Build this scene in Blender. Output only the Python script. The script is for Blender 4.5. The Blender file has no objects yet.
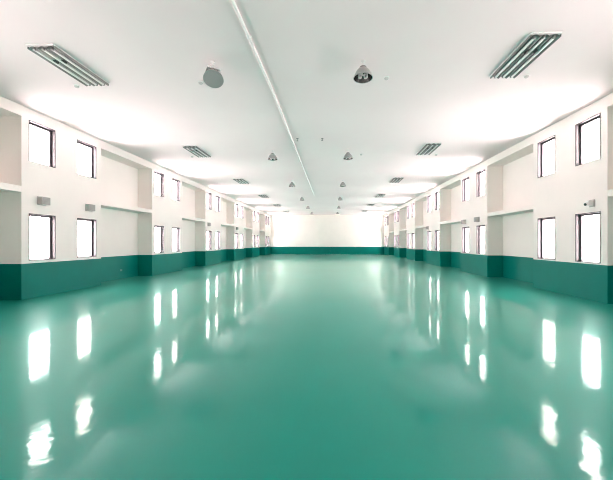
import bpy, bmesh, math, random
from mathutils import Vector, Matrix

random.seed(4)
SC = bpy.context.scene
COL = SC.collection
PI = math.pi

# ------------------------------------------------------------------ dimensions (metres; y runs down the hall)
XL, XR = -8.638, 7.138          # faces of the window piers
RECESS = 0.70                   # depth of the bays between the piers
P, Y0, PW = 6.046, 8.043, 2.875  # pier spacing, first pier in view, pier width
H = 5.415                       # ceiling
YB = 41.7                       # far wall
YF = Y0 - 2 * P + PW                 # wall behind the viewer
BAND = 1.0                      # height of the green dado
WT = 0.22                       # pier wall thickness
WIN_Y = ((0.20, 1.02), (1.82, 2.64))

# ------------------------------------------------------------------ materials
def mat(name, col, rough=0.5, metal=0.0, ior=1.45, spec=0.5):
    m = bpy.data.materials.new(name)
    m.use_nodes = True
    b = m.node_tree.nodes['Principled BSDF']
    b.inputs['Base Color'].default_value = (*col, 1)
    b.inputs['Roughness'].default_value = rough
    b.inputs['Metallic'].default_value = metal
    b.inputs['IOR'].default_value = ior
    b.inputs['Specular IOR Level'].default_value = spec
    return m

def nd(m, t, **kw):
    n = m.node_tree.nodes.new(t)
    for k, v in kw.items():
        setattr(n, k, v)
    return n

def noise(m, scale, detail=3, rough=0.5, stretch=None):
    geo = nd(m, 'ShaderNodeNewGeometry')
    n = nd(m, 'ShaderNodeTexNoise')
    n.inputs['Scale'].default_value = scale
    n.inputs['Detail'].default_value = detail
    n.inputs['Roughness'].default_value = rough
    L = m.node_tree.links
    if stretch:
        mp = nd(m, 'ShaderNodeMapping')
        mp.inputs['Scale'].default_value = stretch
        L.new(geo.outputs['Position'], mp.inputs['Vector'])
        L.new(mp.outputs['Vector'], n.inputs['Vector'])
    else:
        L.new(geo.outputs['Position'], n.inputs['Vector'])
    return n

def ramp(m, src, c0, c1, p0=0.0, p1=1.0):
    r = nd(m, 'ShaderNodeValToRGB')
    e = r.color_ramp.elements
    e[0].position, e[0].color = p0, (*c0, 1)
    e[1].position, e[1].color = p1, (*c1, 1)
    m.node_tree.links.new(src, r.inputs['Fac'])
    return r

def bump(m, src, strength, dist):
    b = nd(m, 'ShaderNodeBump')
    b.inputs['Strength'].default_value = strength
    b.inputs['Distance'].default_value = dist
    m.node_tree.links.new(src, b.inputs['Height'])
    m.node_tree.links.new(b.outputs['Normal'], m.node_tree.nodes['Principled BSDF'].inputs['Normal'])

# white plaster above a glossy green painted dado, split at 1 m above the floor
def wall_paint(name, white):
    m = mat(name, white, 0.75, 0.0, 1.45, 0.2)
    L = m.node_tree.links
    b = m.node_tree.nodes['Principled BSDF']
    geo = nd(m, 'ShaderNodeNewGeometry')
    sp = nd(m, 'ShaderNodeSeparateXYZ')
    L.new(geo.outputs['Position'], sp.inputs[0])
    gt = nd(m, 'ShaderNodeMath', operation='GREATER_THAN')
    gt.inputs[1].default_value = BAND
    L.new(sp.outputs['Z'], gt.inputs[0])
    n1 = noise(m, 1.3, 4, 0.6)
    w = ramp(m, n1.outputs['Fac'], tuple(c * 0.975 for c in white), white, 0.35, 0.65)
    n2 = noise(m, 0.9, 4, 0.6)
    g = ramp(m, n2.outputs['Fac'], GREEN_A, GREEN_B, 0.3, 0.7)
    mx = nd(m, 'ShaderNodeMix', data_type='RGBA')
    L.new(gt.outputs[0], mx.inputs['Factor'])
    L.new(g.outputs['Color'], mx.inputs['A'])
    L.new(w.outputs['Color'], mx.inputs['B'])
    L.new(mx.outputs['Result'], b.inputs['Base Color'])
    mr = nd(m, 'ShaderNodeMapRange')
    mr.inputs['To Min'].default_value = 0.28
    mr.inputs['To Max'].default_value = 0.8
    L.new(gt.outputs[0], mr.inputs['Value'])
    L.new(mr.outputs['Result'], b.inputs['Roughness'])
    n3 = noise(m, 9.0, 5, 0.6)
    bump(m, n3.outputs['Fac'], 0.12, 0.01)
    return m

GREEN_A = (0.0003, 0.165, 0.135)
GREEN_B = (0.0006, 0.195, 0.160)
M_WALL = wall_paint('painted_plaster', (0.86, 0.82, 0.78))
M_WALL_END = wall_paint('painted_plaster_end', (0.86, 0.85, 0.80))

M_CEIL = mat('ceiling_paint', (0.80, 0.80, 0.78), 0.85)
_n = noise(M_CEIL, 0.35, 3, 0.5)
_r = ramp(M_CEIL, _n.outputs['Fac'], (0.86, 0.775, 0.77), (0.90, 0.82, 0.81), 0.3, 0.7)
M_CEIL.node_tree.links.new(_r.outputs['Color'], M_CEIL.node_tree.nodes['Principled BSDF'].inputs['Base Color'])

# poured green resin floor: pigmented body under a slightly hazed, slightly green gloss layer
def resin_floor():
    m = bpy.data.materials.new('green_resin_floor')
    m.use_nodes = True
    nt = m.node_tree
    nt.nodes.clear()
    L = nt.links
    out = nd(m, 'ShaderNodeOutputMaterial')
    n = noise(m, 0.25, 5, 0.55)
    r = ramp(m, n.outputs['Fac'], (0.0003, 0.222, 0.172), (0.0006, 0.262, 0.206), 0.3, 0.7)
    df = nd(m, 'ShaderNodeBsdfDiffuse')
    L.new(r.outputs['Color'], df.inputs['Color'])
    w = noise(m, 7.5, 2, 0.5)
    bp = nd(m, 'ShaderNodeBump')
    bp.inputs['Strength'].default_value = 0.075
    bp.inputs['Distance'].default_value = 0.02
    L.new(w.outputs['Fac'], bp.inputs['Height'])
    a = noise(m, 1.6, 5, 0.62)
    rr = nd(m, 'ShaderNodeMapRange')
    rr.inputs['To Min'].default_value = 0.06
    rr.inputs['To Max'].default_value = 0.09
    L.new(a.outputs['Fac'], rr.inputs['Value'])
    tint = (0.78, 1.0, 0.93, 1)
    g1 = nd(m, 'ShaderNodeBsdfGlossy')
    g1.inputs['Color'].default_value = tint
    L.new(rr.outputs['Result'], g1.inputs['Roughness'])
    g2 = nd(m, 'ShaderNodeBsdfGlossy')
    g2.inputs['Color'].default_value = tint
    g2.inputs['Roughness'].default_value = 0.34
    L.new(bp.outputs['Normal'], g1.inputs['Normal'])
    haze = nd(m, 'ShaderNodeMixShader')
    haze.inputs[0].default_value = 0.22
    L.new(g1.outputs[0], haze.inputs[1])
    L.new(g2.outputs[0], haze.inputs[2])
    fr = nd(m, 'ShaderNodeFresnel')
    fr.inputs['IOR'].default_value = 1.48
    mx = nd(m, 'ShaderNodeMixShader')
    L.new(fr.outputs[0], mx.inputs[0])
    L.new(df.outputs[0], mx.inputs[1])
    L.new(haze.outputs[0], mx.inputs[2])
    L.new(mx.outputs[0], out.inputs['Surface'])
    return m
M_FLOOR = resin_floor()

M_FRAME_DARK = mat('window_frame_dark', (0.030, 0.027, 0.032), 0.5, 0.0)
M_FRAME = mat('window_frame_grey', (0.15, 0.142, 0.155), 0.5, 0.0)
M_SASH = mat('window_sash_grey', (0.048, 0.043, 0.050), 0.5, 0.0)
M_REFLECT = mat('fixture_reflector', (0.22, 0.22, 0.215), 0.35, 0.3)
M_WHITE = mat('white_enamel', (0.82, 0.82, 0.80), 0.35)
M_TUBE = mat('tube_glass_white', (0.90, 0.90, 0.89), 0.25)
M_DARK = mat('dark_plastic', (0.02, 0.02, 0.02), 0.4)
M_ALU = mat('spun_aluminium', (0.46, 0.46, 0.45), 0.32, 0.85)
M_ALU_IN = mat('reflector_inside', (0.16, 0.16, 0.155), 0.25, 0.9)
M_STEEL = mat('grey_steel', (0.30, 0.30, 0.29), 0.4, 0.6)
M_DISC = mat('frosted_grey_cover', (0.38, 0.375, 0.365), 0.45)
M_PALE = mat('pale_grey_plastic', (0.55, 0.55, 0.53), 0.5)
M_BOX = mat('grey_box_paint', (0.47, 0.45, 0.43), 0.5)
M_BOXD = mat('grey_louvre_paint', (0.36, 0.35, 0.34), 0.5)
M_OUT = mat('outlet_plastic', (0.16, 0.30, 0.26), 0.4)
M_PIPE = mat('white_pipe_paint', (0.84, 0.84, 0.81), 0.35)

def glass():
    m = bpy.data.materials.new('window_glass')
    m.use_nodes = True
    nt = m.node_tree
    nt.nodes.clear()
    out = nt.nodes.new('ShaderNodeOutputMaterial')
    tr = nt.nodes.new('ShaderNodeBsdfTransparent')
    tr.inputs['Color'].default_value = (0.97, 0.985, 0.98, 1)
    gl = nt.nodes.new('ShaderNodeBsdfGlossy')
    gl.inputs['Roughness'].default_value = 0.02
    fr = nt.nodes.new('ShaderNodeFresnel')
    geo = nt.nodes.new('ShaderNodeNewGeometry')
    io = nt.nodes.new('ShaderNodeMapRange')          # same reflectance on both faces of the pane
    io.inputs['To Min'].default_value = 1.45
    io.inputs['To Max'].default_value = 1 / 1.45
    nt.links.new(geo.outputs['Backfacing'], io.inputs['Value'])
    nt.links.new(io.outputs['Result'], fr.inputs['IOR'])
    mx = nt.nodes.new('ShaderNodeMixShader')
    nt.links.new(fr.outputs[0], mx.inputs[0])
    nt.links.new(tr.outputs[0], mx.inputs[1])
    nt.links.new(gl.outputs[0], mx.inputs[2])
    nt.links.new(mx.outputs[0], out.inputs['Surface'])
    return m
M_GLASS = glass()

# ------------------------------------------------------------------ mesh helpers
def box(bm, x0, x1, y0, y1, z0, z1):
    r = bmesh.ops.create_cube(bm, size=1.0)
    for v in r['verts']:
        v.co = Vector(((x0 + x1) / 2 + v.co.x * (x1 - x0), (y0 + y1) / 2 + v.co.y * (y1 - y0), (z0 + z1) / 2 + v.co.z * (z1 - z0)))
    return r['verts']

def lathe(bm, prof, seg=32, centre=(0, 0)):
    rings = []
    for r, z in prof:
        if r < 1e-5:
            rings.append([bm.verts.new((centre[0], centre[1], z))])
        else:
            rings.append([bm.verts.new((centre[0] + r * math.cos(2 * PI * i / seg), centre[1] + r * math.sin(2 * PI * i / seg), z)) for i in range(seg)])
    for a, b in zip(rings, rings[1:]):
        if len(a) == 1 and len(b) == 1:
            continue
        for i in range(seg):
            j = (i + 1) % seg
            if len(a) == 1:
                bm.faces.new((a[0], b[i], b[j]))
            elif len(b) == 1:
                bm.faces.new((a[i], a[j], b[0]))
            else:
                bm.faces.new((a[i], a[j], b[j], b[i]))

def tube(bm, pts, r, seg=12, caps=True):
    pts = [Vector(p) for p in pts]
    rings = []
    up = None
    for i, p in enumerate(pts):
        d = (pts[min(i + 1, len(pts) - 1)] - pts[max(i - 1, 0)]).normalized()
        if up is None:
            up = d.orthogonal().normalized()
        up = (up - d * up.dot(d)).normalized()
        w = d.cross(up)
        rings.append([bm.verts.new(p + r * (math.cos(2 * PI * k / seg) * up + math.sin(2 * PI * k / seg) * w)) for k in range(seg)])
    for a, b in zip(rings, rings[1:]):
        for k in range(seg):
            bm.faces.new((a[k], a[(k + 1) % seg], b[(k + 1) % seg], b[k]))
    if caps:
        bm.faces.new(rings[0][::-1])
        bm.faces.new(rings[-1])

def obj(name, bm, m, parent=None, smooth=False, bevel=0.0):
    bmesh.ops.recalc_face_normals(bm, faces=bm.faces)
    me = bpy.data.meshes.new(name)
    bm.to_mesh(me)
    bm.free()
    me.materials.append(m)
    if smooth:
        for p in me.polygons:
            p.use_smooth = True
    o = bpy.data.objects.new(name, me)
    COL.objects.link(o)
    if smooth:
        ns = o.modifiers.new('edges', 'EDGE_SPLIT')
        ns.split_angle = math.radians(40)
    if bevel:
        bv = o.modifiers.new('bevel', 'BEVEL')
        bv.width = bevel
        bv.segments = 2
        bv.limit_method = 'ANGLE'
    if parent:
        o.parent = parent
    return o

def struct(name, bm, m, **kw):
    o = obj(name, bm, m, **kw)
    o['kind'] = 'structure'
    return o

def thing(name, label, cat, loc=(0, 0, 0), group=None, rotz=0.0):
    o = bpy.data.objects.new(name, None)
    o.empty_display_size = 0.2
    COL.objects.link(o)
    o.location = loc
    o.rotation_euler = (0, 0, rotz)
    o['label'] = label
    o['category'] = cat
    if group:
        o['group'] = group
    return o

def tag(o, label, cat, group=None):
    o['label'] = label
    o['category'] = cat
    if group:
        o['group'] = group

def dup(root, loc, label, rotz=0.0):
    r = root.copy()
    COL.objects.link(r)
    r.location = loc
    r.rotation_euler = (0, 0, rotz)
    r['label'] = label
    for ch in list(root.children):
        c = ch.copy()
        COL.objects.link(c)
        c.parent = r
        for g in ch.children:
            d = g.copy()
            COL.objects.link(d)
            d.parent = c
    return r

# ------------------------------------------------------------------ room shell
bm = bmesh.new(); box(bm, XL - RECESS - .3, XR + RECESS + .3, YF - .3, YB + .3, -0.2, 0.0)
struct('floor', bm, M_FLOOR)
bm = bmesh.new(); box(bm, XL - RECESS - .3, XR + RECESS + .3, YF - .3, YB + .3, H, H + 0.25)
struct('ceiling', bm, M_CEIL)

# far wall with a shallow column in its middle
bm = bmesh.new()
box(bm, XL - RECESS - .3, XR + RECESS + .3, YB, YB + 0.3, 0, H)
box(bm, -1.17, -0.33, YB - 0.30, YB, 0, H)
struct('wall_back', bm, M_WALL_END)
bm = bmesh.new()
box(bm, XL - RECESS - .3, XR + RECESS + .3, YF - 0.3, YF, 0, H)
struct('wall_front', bm, M_WALL_END)

HEIGHTS = {-1: ((1.08, 2.43), (3.92, 5.09)), 1: ((1.04, 2.43), (3.83, 5.05))}
SHELF = {-1: (3.00, 3.17), 1: (2.79, 2.955)}
BEAM = 5.12
PIERS = [(k, Y0 + k * P, Y0 + k * P + PW if k < 5 else YB) for k in range(-1, 6)]

def sx(side, d):                # d = distance outwards from the pier face
    return (XL - d) if side < 0 else (XR + d)

def sbox(bm, side, d0, d1, *r):
    a, b = sorted((sx(side, d0), sx(side, d1)))
    return box(bm, a, b, *r)

trim_n = 0
for side, nm in ((-1, 'left'), (1, 'right')):
    bm = bmesh.new()
    (a0, a1), (b0, b1) = HEIGHTS[side]
    for k, y0, y1 in PIERS:
        ys = [y0, y0 + WIN_Y[0][0], y0 + WIN_Y[0][1], y0 + WIN_Y[1][0], y0 + WIN_Y[1][1], y1]
        for i in range(5):
            if i in (1, 3):
                for z0, z1 in ((0, a0), (a1, b0), (b1, H)):
                    sbox(bm, side, 0, WT, ys[i], ys[i + 1], z0, z1)
            else:
                sbox(bm, side, 0, WT, ys[i], ys[i + 1], 0, H)
        # the recessed bay that follows the pier
        if k < 5:
            n0, n1 = y1, y0 + P
            sbox(bm, side, RECESS, RECESS + .15, n0 - .12, n1 + .12, 0, H)
            sbox(bm, side, WT, RECESS, n0 - .12, n0, 0, H)
            sbox(bm, side, WT, RECESS, n1, n1 + .12, 0, H)
            sbox(bm, side, 0, RECESS, n0, n1, BEAM, H)
    n0, n1 = YF, Y0 - P
    sbox(bm, side, RECESS, RECESS + .15, n0 - .12, n1 + .12, 0, H)
    sbox(bm, side, WT, RECESS, n1, n1 + .12, 0, H)
    sbox(bm, side, 0, RECESS, n0, n1, BEAM, H)
    struct('wall_' + nm, bm, M_WALL)
    # concrete ledges across the bays at mid height
    for k, y0, y1 in PIERS:
        if k < 5:
            trim_n += 1
            bm = bmesh.new()
            sbox(bm, side, 0.004, RECESS, y1, y0 + P, *SHELF[side])
            struct('trim_%d' % trim_n, bm, M_WALL)

# ------------------------------------------------------------------ windows
def ring(bm, d0, d1, y0, y1, z0, z1, w, wb=None):
    """rectangular ring in local space: d outwards along +x"""
    wb = wb or w
    box(bm, d0, d1, y0, y1, z1 - w, z1)
    box(bm, d0, d1, y0, y1, z0, z0 + wb)
    box(bm, d0, d1, y0, y0 + w, z0 + wb, z1 - w)
    box(bm, d0, d1, y1 - w, y1, z0 + wb, z1 - w)

win_n = 0
MESHES = {}
def window(side, y0, y1, z0, z1):
    """local x points outwards, origin at the middle of the sill on the wall face"""
    global win_n
    win_n += 1
    hw, h = (y1 - y0) / 2, z1 - z0
    root = bpy.data.objects.new('window_%d' % win_n, None)
    root.empty_display_size = 0.2
    root['kind'] = 'structure'
    root.location = (sx(side, 0), (y0 + y1) / 2, z0)
    if side < 0:
        root.rotation_euler = (0, 0, PI)
    COL.objects.link(root)
    key = round(h, 3)
    if key not in MESHES:
        ms = []
        b = bmesh.new(); ring(b, -0.010, 0.022, -hw, hw, 0, h, 0.020, 0.014)
        ms.append(obj('frame', b, M_FRAME_DARK, root))
        b = bmesh.new()
        box(b, 0.022, 0.105, -hw, -hw + .014, .014, h - .014)
        box(b, 0.022, 0.105, hw - .014, hw, .014, h - .014)
        ms.append(obj('jamb_lining', b, M_FRAME, root))
        b = bmesh.new(); box(b, 0.022, 0.105, -hw, hw, h - .014, h)
        ms.append(obj('head_lining', b, M_SASH, root))
        b = bmesh.new(); box(b, 0.022, 0.105, -hw, hw, 0, .014)
        ms.append(obj('sill', b, M_FRAME, root))
        b = bmesh.new(); ring(b, 0.105, 0.150, -hw, hw, 0, h, 0.068, 0.034)
        ms.append(obj('sash', b, M_SASH, root))
        b = bmesh.new(); box(b, 0.124, 0.130, -hw + .064, hw - .064, 0.032, h - .064)
        ms.append(obj('glass_pane', b, M_GLASS, root))
        MESHES[key] = ms
    else:
        for c in MESHES[key]:
            c2 = c.copy()
            COL.objects.link(c2)
            c2.parent = root
    # daylight portal in the opening: guides sky light through the pane
    ld = bpy.data.lights.new('window_daylight', 'AREA')
    ld.shape = 'RECTANGLE'
    ld.size, ld.size_y = h - .08, (y1 - y0) - .09
    ld.cycles.is_portal = True
    lo = bpy.data.objects.new('window_daylight', ld)
    lo.location = (sx(side, 0.17), (y0 + y1) / 2, (z0 + z1) / 2)
    lo.rotation_euler = (0, PI / 2 if side > 0 else -PI / 2, 0)
    COL.objects.link(lo)

for side in (-1, 1):
    for k, y0, y1 in PIERS:
        for wy in WIN_Y:
            for z0, z1 in HEIGHTS[side]:
                window(side, y0 + wy[0], y0 + wy[1], z0, z1)

# ------------------------------------------------------------------ fluorescent ceiling fixtures (origin on the ceiling)
ORD = ['nearest', 'second', 'third', 'fourth', 'fifth', 'sixth and farthest']
def make_fixture(label, loc, group):
    t = thing('fluorescent_fixture', label, 'light fixture', loc, group)
    L, W = 0.70, 0.272
    b = bmesh.new()
    box(b, -W - .004, W + .004, -L - .04, L + .01, -0.02, 0)
    obj('mounting_plate', b, M_WHITE, t)
    # three parallel troughs, pressed from one sheet
    b = bmesh.new()
    prof = []
    for c in (-0.178, 0, 0.178):
        for dx, z in ((-0.087, -0.066), (-0.080, -0.066), (-0.045, -0.034), (-0.02, -0.024), (0.02, -0.024), (0.045, -0.034), (0.080, -0.066), (0.087, -0.066)):
            prof.append((c + dx, z))
    va = [b.verts.new((x, -L, z)) for x, z in prof]
    vb = [b.verts.new((x, L, z)) for x, z in prof]
    for i in range(len(prof) - 1):
        b.faces.new((va[i], va[i + 1], vb[i + 1], vb[i]))
    ref = obj('reflector', b, M_REFLECT, t)
    so = ref.modifiers.new('sheet', 'SOLIDIFY'); so.thickness = 0.003
    b = bmesh.new()
    box(b, -W - .004, -W + .003, -L, L, -0.066, -0.02)
    box(b, W - .003, W + .004, -L, L, -0.066, -0.02)
    obj('side_rail', b, M_REFLECT, t)
    for c in (-0.178, 0, 0.178):
        b = bmesh.new()
        tube(b, [(c, -L + .06, -0.052), (c, L - .06, -0.052)], 0.025, 16)
        obj('fluorescent_tube', b, M_TUBE, t, smooth=True)
        for e in (-1, 1):
            b = bmesh.new()
            ya, yb = sorted((e * (L - .065), e * (L - .02)))
            box(b, c - .022, c + .022, ya, yb, -0.072, -0.026)
            obj('lamp_holder', b, M_STEEL, t, bevel=0.006)
    for c in (-0.089, 0.089):
        b = bmesh.new()
        tube(b, [(c, -L + .36, -0.070), (c, -L + .45, -0.070)], 0.026, 14)
        obj('starter', b, M_DARK, t, smooth=True)
    return t

FX = {-1: -5.63, 1: 3.89}
for side, nm in ((-1, 'left'), (1, 'right')):
    for k in range(6):
        lab = '%s three-tube grey fluorescent ceiling fixture in the row along the %s wall' % (ORD[k], nm)
        loc = (FX[side], 6.31 + k * P, H)
        grp = 'fluorescent fixtures in two ceiling rows'
        if side < 0 and k == 0:
            fix0 = make_fixture(lab, loc, grp)
        else:
            dup(fix0, loc, lab)

# ------------------------------------------------------------------ hanging high-bay lamps (origin on the ceiling)
def u_tube(b, cx, cy, r, half, ztop, zbot):
    pts = []
    dx, dy = half * math.cos(cx * 40), half * math.sin(cx * 40)
    pts.append((cx - dx, cy - dy, ztop))
    for i in range(7):
        a = PI * i / 6
        pts.append((cx - dx * math.cos(a), cy - dy * math.cos(a), zbot - half * 0.8 * math.sin(a)))
    pts.append((cx + dx, cy + dy, ztop))
    tube(b, pts, r, 10)

def make_lamp(label, loc, group):
    t = thing('hanging_bell_lamp', label, 'lamp', loc, group)
    b = bmesh.new()
    lathe(b, [(0, 0), (.05, 0), (.05, -.02), (.02, -.035), (.009, -.05), (.009, -.14), (0, -.14)], 20)
    obj('stem', b, M_WHITE, t, smooth=True)
    b = bmesh.new()
    lathe(b, [(0, -.125), (.045, -.125), (.075, -.14), (.085, -.165), (.085, -.20), (0, -.20)], 28)
    obj('cap', b, M_STEEL, t, smooth=True)
    b = bmesh.new()
    lathe(b, [(.078, -.175), (.110, -.19), (.150, -.235), (.183, -.30), (.205, -.375), (.218, -.385), (.218, -.392), (.203, -.388)], 40)
    obj('bell_shade', b, M_ALU, t, smooth=True)
    b = bmesh.new()
    lathe(b, [(.203, -.388), (.199, -.372), (.177, -.302), (.145, -.240), (.106, -.197), (0, -.192)], 40)
    obj('shade_lining', b, M_ALU_IN, t, smooth=True)
    for i in range(3):
        a = 2 * PI * i / 3 + 0.5
        b = bmesh.new()
        u_tube(b, .078 * math.cos(a), .078 * math.sin(a), .019, .028, -.20, -.345)
        obj('lamp_tube', b, M_TUBE, t, smooth=True)
    return t

LX = {-1: -2.48, 1: 0.645}
first = None
for side, nm in ((1, 'right'), (-1, 'left')):
    for k in range(6):
        if side < 0 and k == 0:
            continue
        o = ORD[k] if side > 0 else ['', 'first', 'second', 'third', 'fourth', 'fifth and farthest'][k]
        if side > 0:
            lab = '%s open bell-shaped lamp in the ceiling row right of the white pipe' % o
        else:
            lab = '%s open bell-shaped lamp behind the tilted one, left of the white pipe' % o
        loc = (LX[side], 6.33 + k * P, H)
        if first is None:
            first = make_lamp(lab, loc, 'bell lamps hanging in two ceiling rows')
            first.scale = (.94, .94, .94)
        else:
            dup(first, loc, lab)

# the odd one: a lamp head tilted towards the viewer, its round cover closed
t = thing('tilted_ceiling_lamp', 'grey round lamp with a closed disc face, tilted down, left of the white pipe', 'lamp', (-2.52, 6.25, H))
b = bmesh.new()
lathe(b, [(0, 0), (.05, 0), (.05, -.02), (.02, -.035), (.009, -.05), (.009, -.20), (0, -.20)], 20)
obj('stem', b, M_WHITE, t, smooth=True)
TM = Matrix.Translation((0.0, 0.03, -.285)) @ Matrix.Rotation(math.radians(21), 4, 'Z') @ Matrix.Rotation(math.radians(-25), 4, 'X')
def tilt(b):
    bmesh.ops.transform(b, matrix=TM, verts=b.verts)
b = bmesh.new()
lathe(b, [(0, .13), (.06, .13), (.085, .105), (.095, .06), (.15, .02), (.190, -.05), (.205, -.10), (.205, -.11), (.192, -.11)], 40)
tilt(b); obj('bell_shade', b, M_ALU, t, smooth=True)
b = bmesh.new()
lathe(b, [(.193, -.108), (.17, -.112), (0, -.118)], 40)
tilt(b); obj('disc_cover', b, M_DISC, t, smooth=True)
b = bmesh.new()
box(b, -.15, .15, -.022, .022, -.012, .012)
bmesh.ops.transform(b, matrix=Matrix.Translation((0.035, -0.03, -.15)) @ Matrix.Rotation(math.radians(22), 4, 'Y'), verts=b.verts)
obj('bracket', b, M_WHITE, t, bevel=0.004)
b = bmesh.new()
box(b, -.125, .125, -.03, .03, -.16, -.02)
bmesh.ops.transform(b, matrix=Matrix.Translation((0.03, -0.04, -.16)) @ Matrix.Rotation(math.radians(22), 4, 'Y'), verts=b.verts)
obj('gear_box', b, M_STEEL, t, bevel=0.01)

# ------------------------------------------------------------------ small ceiling fittings
def make_dome(label, loc, group):
    t = thing('smoke_detector', label, 'smoke detector', loc, group)
    b = bmesh.new()
    lathe(b, [(0, 0), (.062, 0), (.062, -.014), (.055, -.018), (0, -.018)], 28)
    obj('base', b, M_WHITE, t, smooth=True)
    b = bmesh.new()
    lathe(b, [(.050, -.018), (.048, -.036), (.036, -.05), (.018, -.056), (0, -.057)], 28)
    obj('sensor_head', b, M_PALE, t, smooth=True)
    return t

spots = [(-6.21, 7.08, 'round smoke detector on the ceiling beside the nearest left fluorescent fixture'),
         (4.44, 7.02, 'round smoke detector on the ceiling beside the nearest right fluorescent fixture'),
         (-3.13, 7.03, 'round smoke detector on the ceiling beside the tilted disc-faced lamp'),
         (1.25, 6.98, 'round smoke detector on the ceiling beside the nearest open bell lamp'),
         (-6.21, 13.08, 'round smoke detector on the ceiling beside the second left fluorescent fixture'),
         (4.50, 13.15, 'round smoke detector on the ceiling beside the second right fluorescent fixture'),
         (1.25, 13.02, 'round smoke detector on the ceiling beside the second open bell lamp right of the pipe'),
         (-2.60, 13.50, 'round smoke detector on the ceiling behind the first open bell lamp left of the pipe')]
for i, (x, y, lab) in enumerate(spots):
    if i == 0:
        d0 = make_dome(lab, (x, y, H), 'smoke detectors on the ceiling')
    else:
        dup(d0, (x, y, H), lab)

def make_sprinkler(label, loc, group):
    t = thing('ceiling_sprinkler', label, 'sprinkler', loc, group)
    b = bmesh.new()
    lathe(b, [(0, 0), (.045, 0), (.045, -.008), (.013, -.012), (.013, -.06), (.02, -.065), (0, -.065)], 20)
    obj('body', b, M_STEEL, t, smooth=True)
    b = bmesh.new()
    lathe(b, [(0, -.085), (.04, -.082), (.04, -.087), (0, -.09)], 20)
    box(b, -.020, -.014, -.004, .004, -.085, -.055)
    box(b, .014, .020, -.004, .004, -.085, -.055)
    obj('deflector', b, M_STEEL, t)
    return t
s0 = make_sprinkler('tiny sprinkler head on the ceiling close to the white pipe', (-1.28, 10.99, H), 'ceiling sprinklers')
dup(s0, (-0.37, 10.99, H), 'tiny sprinkler head on the bare middle of the ceiling, right of the pipe')

# the white pipe that runs along the ceiling
PIPE = [(-1.575, YF), (-1.575, 4.0), (-1.49, 7.4), (-1.47, 24.0)]
def pipe_x(y):
    for (xa, ya), (xb, yb) in zip(PIPE, PIPE[1:]):
        if ya <= y <= yb:
            return xa + (xb - xa) * (y - ya) / (yb - ya)
    return PIPE[-1][0]
b = bmesh.new()
tube(b, [(x, y, H - .034) for x, y in PIPE] + [(-1.47, 24.12, H - .025), (-1.47, 24.15, H)], 0.027, 16)
pipe = obj('ceiling_pipe', b, M_PIPE, smooth=True)
tag(pipe, 'long thin white pipe running down the middle of the ceiling', 'pipe')
yy = 5.5
while yy < 24:
    b = bmesh.new()
    xx = pipe_x(yy)
    box(b, xx - .040, xx + .040, yy - .015, yy + .015, H - .012, H)
    box(b, xx - .036, xx - .026, yy - .012, yy + .012, H - .05, H - .01)
    box(b, xx + .026, xx + .036, yy - .012, yy + .012, H - .05, H - .01)
    obj('pipe_clip', b, M_PIPE, pipe)
    yy += 3.0

# ------------------------------------------------------------------ wall boxes above the lower windows (origin on the wall, +x into the room)
def make_box(label, loc, group, rotz):
    t = thing('wall_vent', label, 'vent box', loc, group, rotz)
    b = bmesh.new()
    box(b, 0, .15, -.13, .13, -.115, .115)
    box(b, 0, .012, -.145, .145, -.125, .125)
    obj('housing', b, M_BOX, t, bevel=0.008)
    b = bmesh.new()
    for i in range(6):
        z = -.095 + i * .034
        v = box(b, .150, .162, -.115, .115, z, z + .020)
    obj('louvre', b, M_BOXD, t)
    b = bmesh.new()
    box(b, .03, .13, -.09, .09, -.128, -.115)
    obj('bottom_flap', b, M_WHITE, t)
    return t

GB = 'grey boxes above the lower windows'
g0 = make_box('grey louvred box on the left wall above the nearest lower window', (XL, 8.62, 2.83), GB, 0)
dup(g0, (XL, 10.33, 2.83), 'grey louvred box on the left wall above the second lower window', 0)
dup(g0, (XL, 20.60, 2.86), 'grey louvred box on the third pier of the left wall', 0)
dup(g0, (XL, 26.75, 2.86), 'grey louvred box on the fourth pier of the left wall', 0)
dup(g0, (XR, 14.95, 2.72), 'grey louvred box above the nearer lower window of the second right pier', PI)
dup(g0, (XR, 16.40, 2.70), 'grey louvred box above the farther lower window of the second right pier', PI)
dup(g0, (XR, 22.60, 2.68), 'grey louvred box on the third pier of the right wall', PI)

# wall camera above the nearest window of the right wall
t = thing('wall_mounted_camera', 'small white wall camera with black lens above the nearest lower right window', 'camera', (XR, 8.49, 2.67))
b = bmesh.new(); box(b, -.03, 0, -.085, .085, -.10, .10)
obj('back_plate', b, M_BOX, t, bevel=0.006)
b = bmesh.new(); box(b, -.15, -.03, -.05, .06, -.07, .075)
obj('housing', b, M_WHITE, t, bevel=0.01)
RM = Matrix.Translation((-.15, 0.0, -.02)) @ Matrix.Rotation(math.radians(-62), 4, 'Z')
b = bmesh.new()
tube(b, [(.03, 0, .01), (-.02, 0, 0), (-.05, 0, -.01)], .05, 20)
obj('camera_barrel', b, M_WHITE, t, smooth=True).location = (-.15, 0, -.02)
b = bmesh.new()
tube(b, [(-.045, -.012, -.008), (-.062, -.016, -.012)], .036, 20)
obj('lens', b, M_DARK, t, smooth=True).location = (-.15, 0, -.02)

# painted-over outlet low on the green dado of the first left bay
t = thing('wall_outlet', 'small wall outlet on the green dado of the nearest left bay', 'outlet', (XL - RECESS, 12.95, .37))
b = bmesh.new(); box(b, 0, .010, -.06, .06, -.04, .04)
obj('cover_plate', b, M_OUT, t, bevel=.003)
b = bmesh.new()
for dy in (-.028, .028):
    box(b, .010, .013, dy - .014, dy + .014, -.016, .016)
obj('socket_face', b, M_OUT, t)

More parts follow.
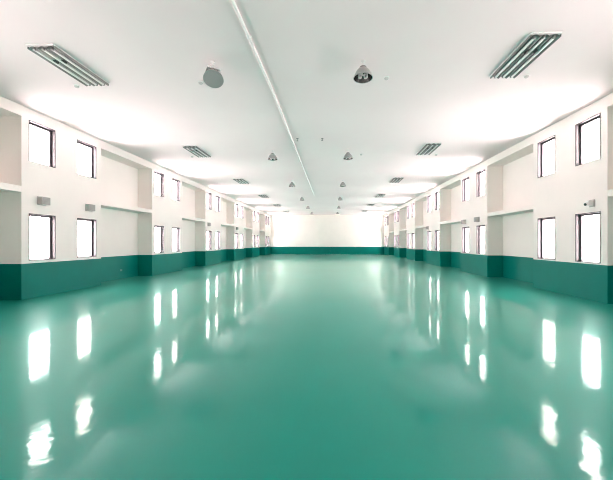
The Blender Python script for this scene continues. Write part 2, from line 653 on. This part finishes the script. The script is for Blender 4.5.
# ------------------------------------------------------------------ bright overcast daylight outside
w = bpy.data.worlds.new('daylight')
SC.world = w
w.use_nodes = True
nt = w.node_tree
bg = nt.nodes['Background']
tc = nt.nodes.new('ShaderNodeTexCoord')
sp = nt.nodes.new('ShaderNodeSeparateXYZ')
nt.links.new(tc.outputs['Generated'], sp.inputs[0])
mr = nt.nodes.new('ShaderNodeMapRange')
mr.inputs['From Min'].default_value = -1
mr.inputs['From Max'].default_value = 1
nt.links.new(sp.outputs['Z'], mr.inputs['Value'])
rp = nt.nodes.new('ShaderNodeValToRGB')
e = rp.color_ramp.elements
GROUND, SKY = 0.92, 0.50                      # sunlit pale paving below the horizon, hazy sky above
e[0].position, e[0].color = 0.0, (GROUND, GROUND * .80, GROUND * .83, 1)
e[1].position, e[1].color = 1.0, (SKY, SKY * .86, SKY * .90, 1)
el = rp.color_ramp.elements.new(0.47); el.color = (GROUND, GROUND * .81, GROUND * .85, 1)
el = rp.color_ramp.elements.new(0.54); el.color = (SKY * 1.15, SKY * .98, SKY * 1.0, 1)
nt.links.new(mr.outputs['Result'], rp.inputs['Fac'])
nt.links.new(rp.outputs['Color'], bg.inputs['Color'])
bg.inputs['Strength'].default_value = 25

# ------------------------------------------------------------------ camera
cd = bpy.data.cameras.new('camera')
cam = bpy.data.objects.new('camera', cd)
COL.objects.link(cam)
cam.location = (0, 0, 1.6)
cam.rotation_euler = (PI / 2, 0, math.radians(2.01))
cd.sensor_fit = 'HORIZONTAL'
cd.sensor_width = 36
cd.lens = 36 * 300 / 613
cd.shift_x = -15.3 / 613
cd.shift_y = 2.4 / 613
cd.clip_end = 200
SC.camera = cam

SC.view_settings.view_transform = 'Standard'
SC.view_settings.look = 'None'
SC.view_settings.gamma = 1
SC.view_settings.use_curve_mapping = False
SC.view_settings.exposure = 1.38
cy = SC.cycles
cy.filter_width = 1.0
cy.max_bounces = 14
cy.diffuse_bounces = 8
cy.glossy_bounces = 6
cy.transparent_max_bounces = 12
cy.sample_clamp_indirect = 12
cy.caustics_reflective = False
cy.caustics_refractive = False
cy.use_denoising = True
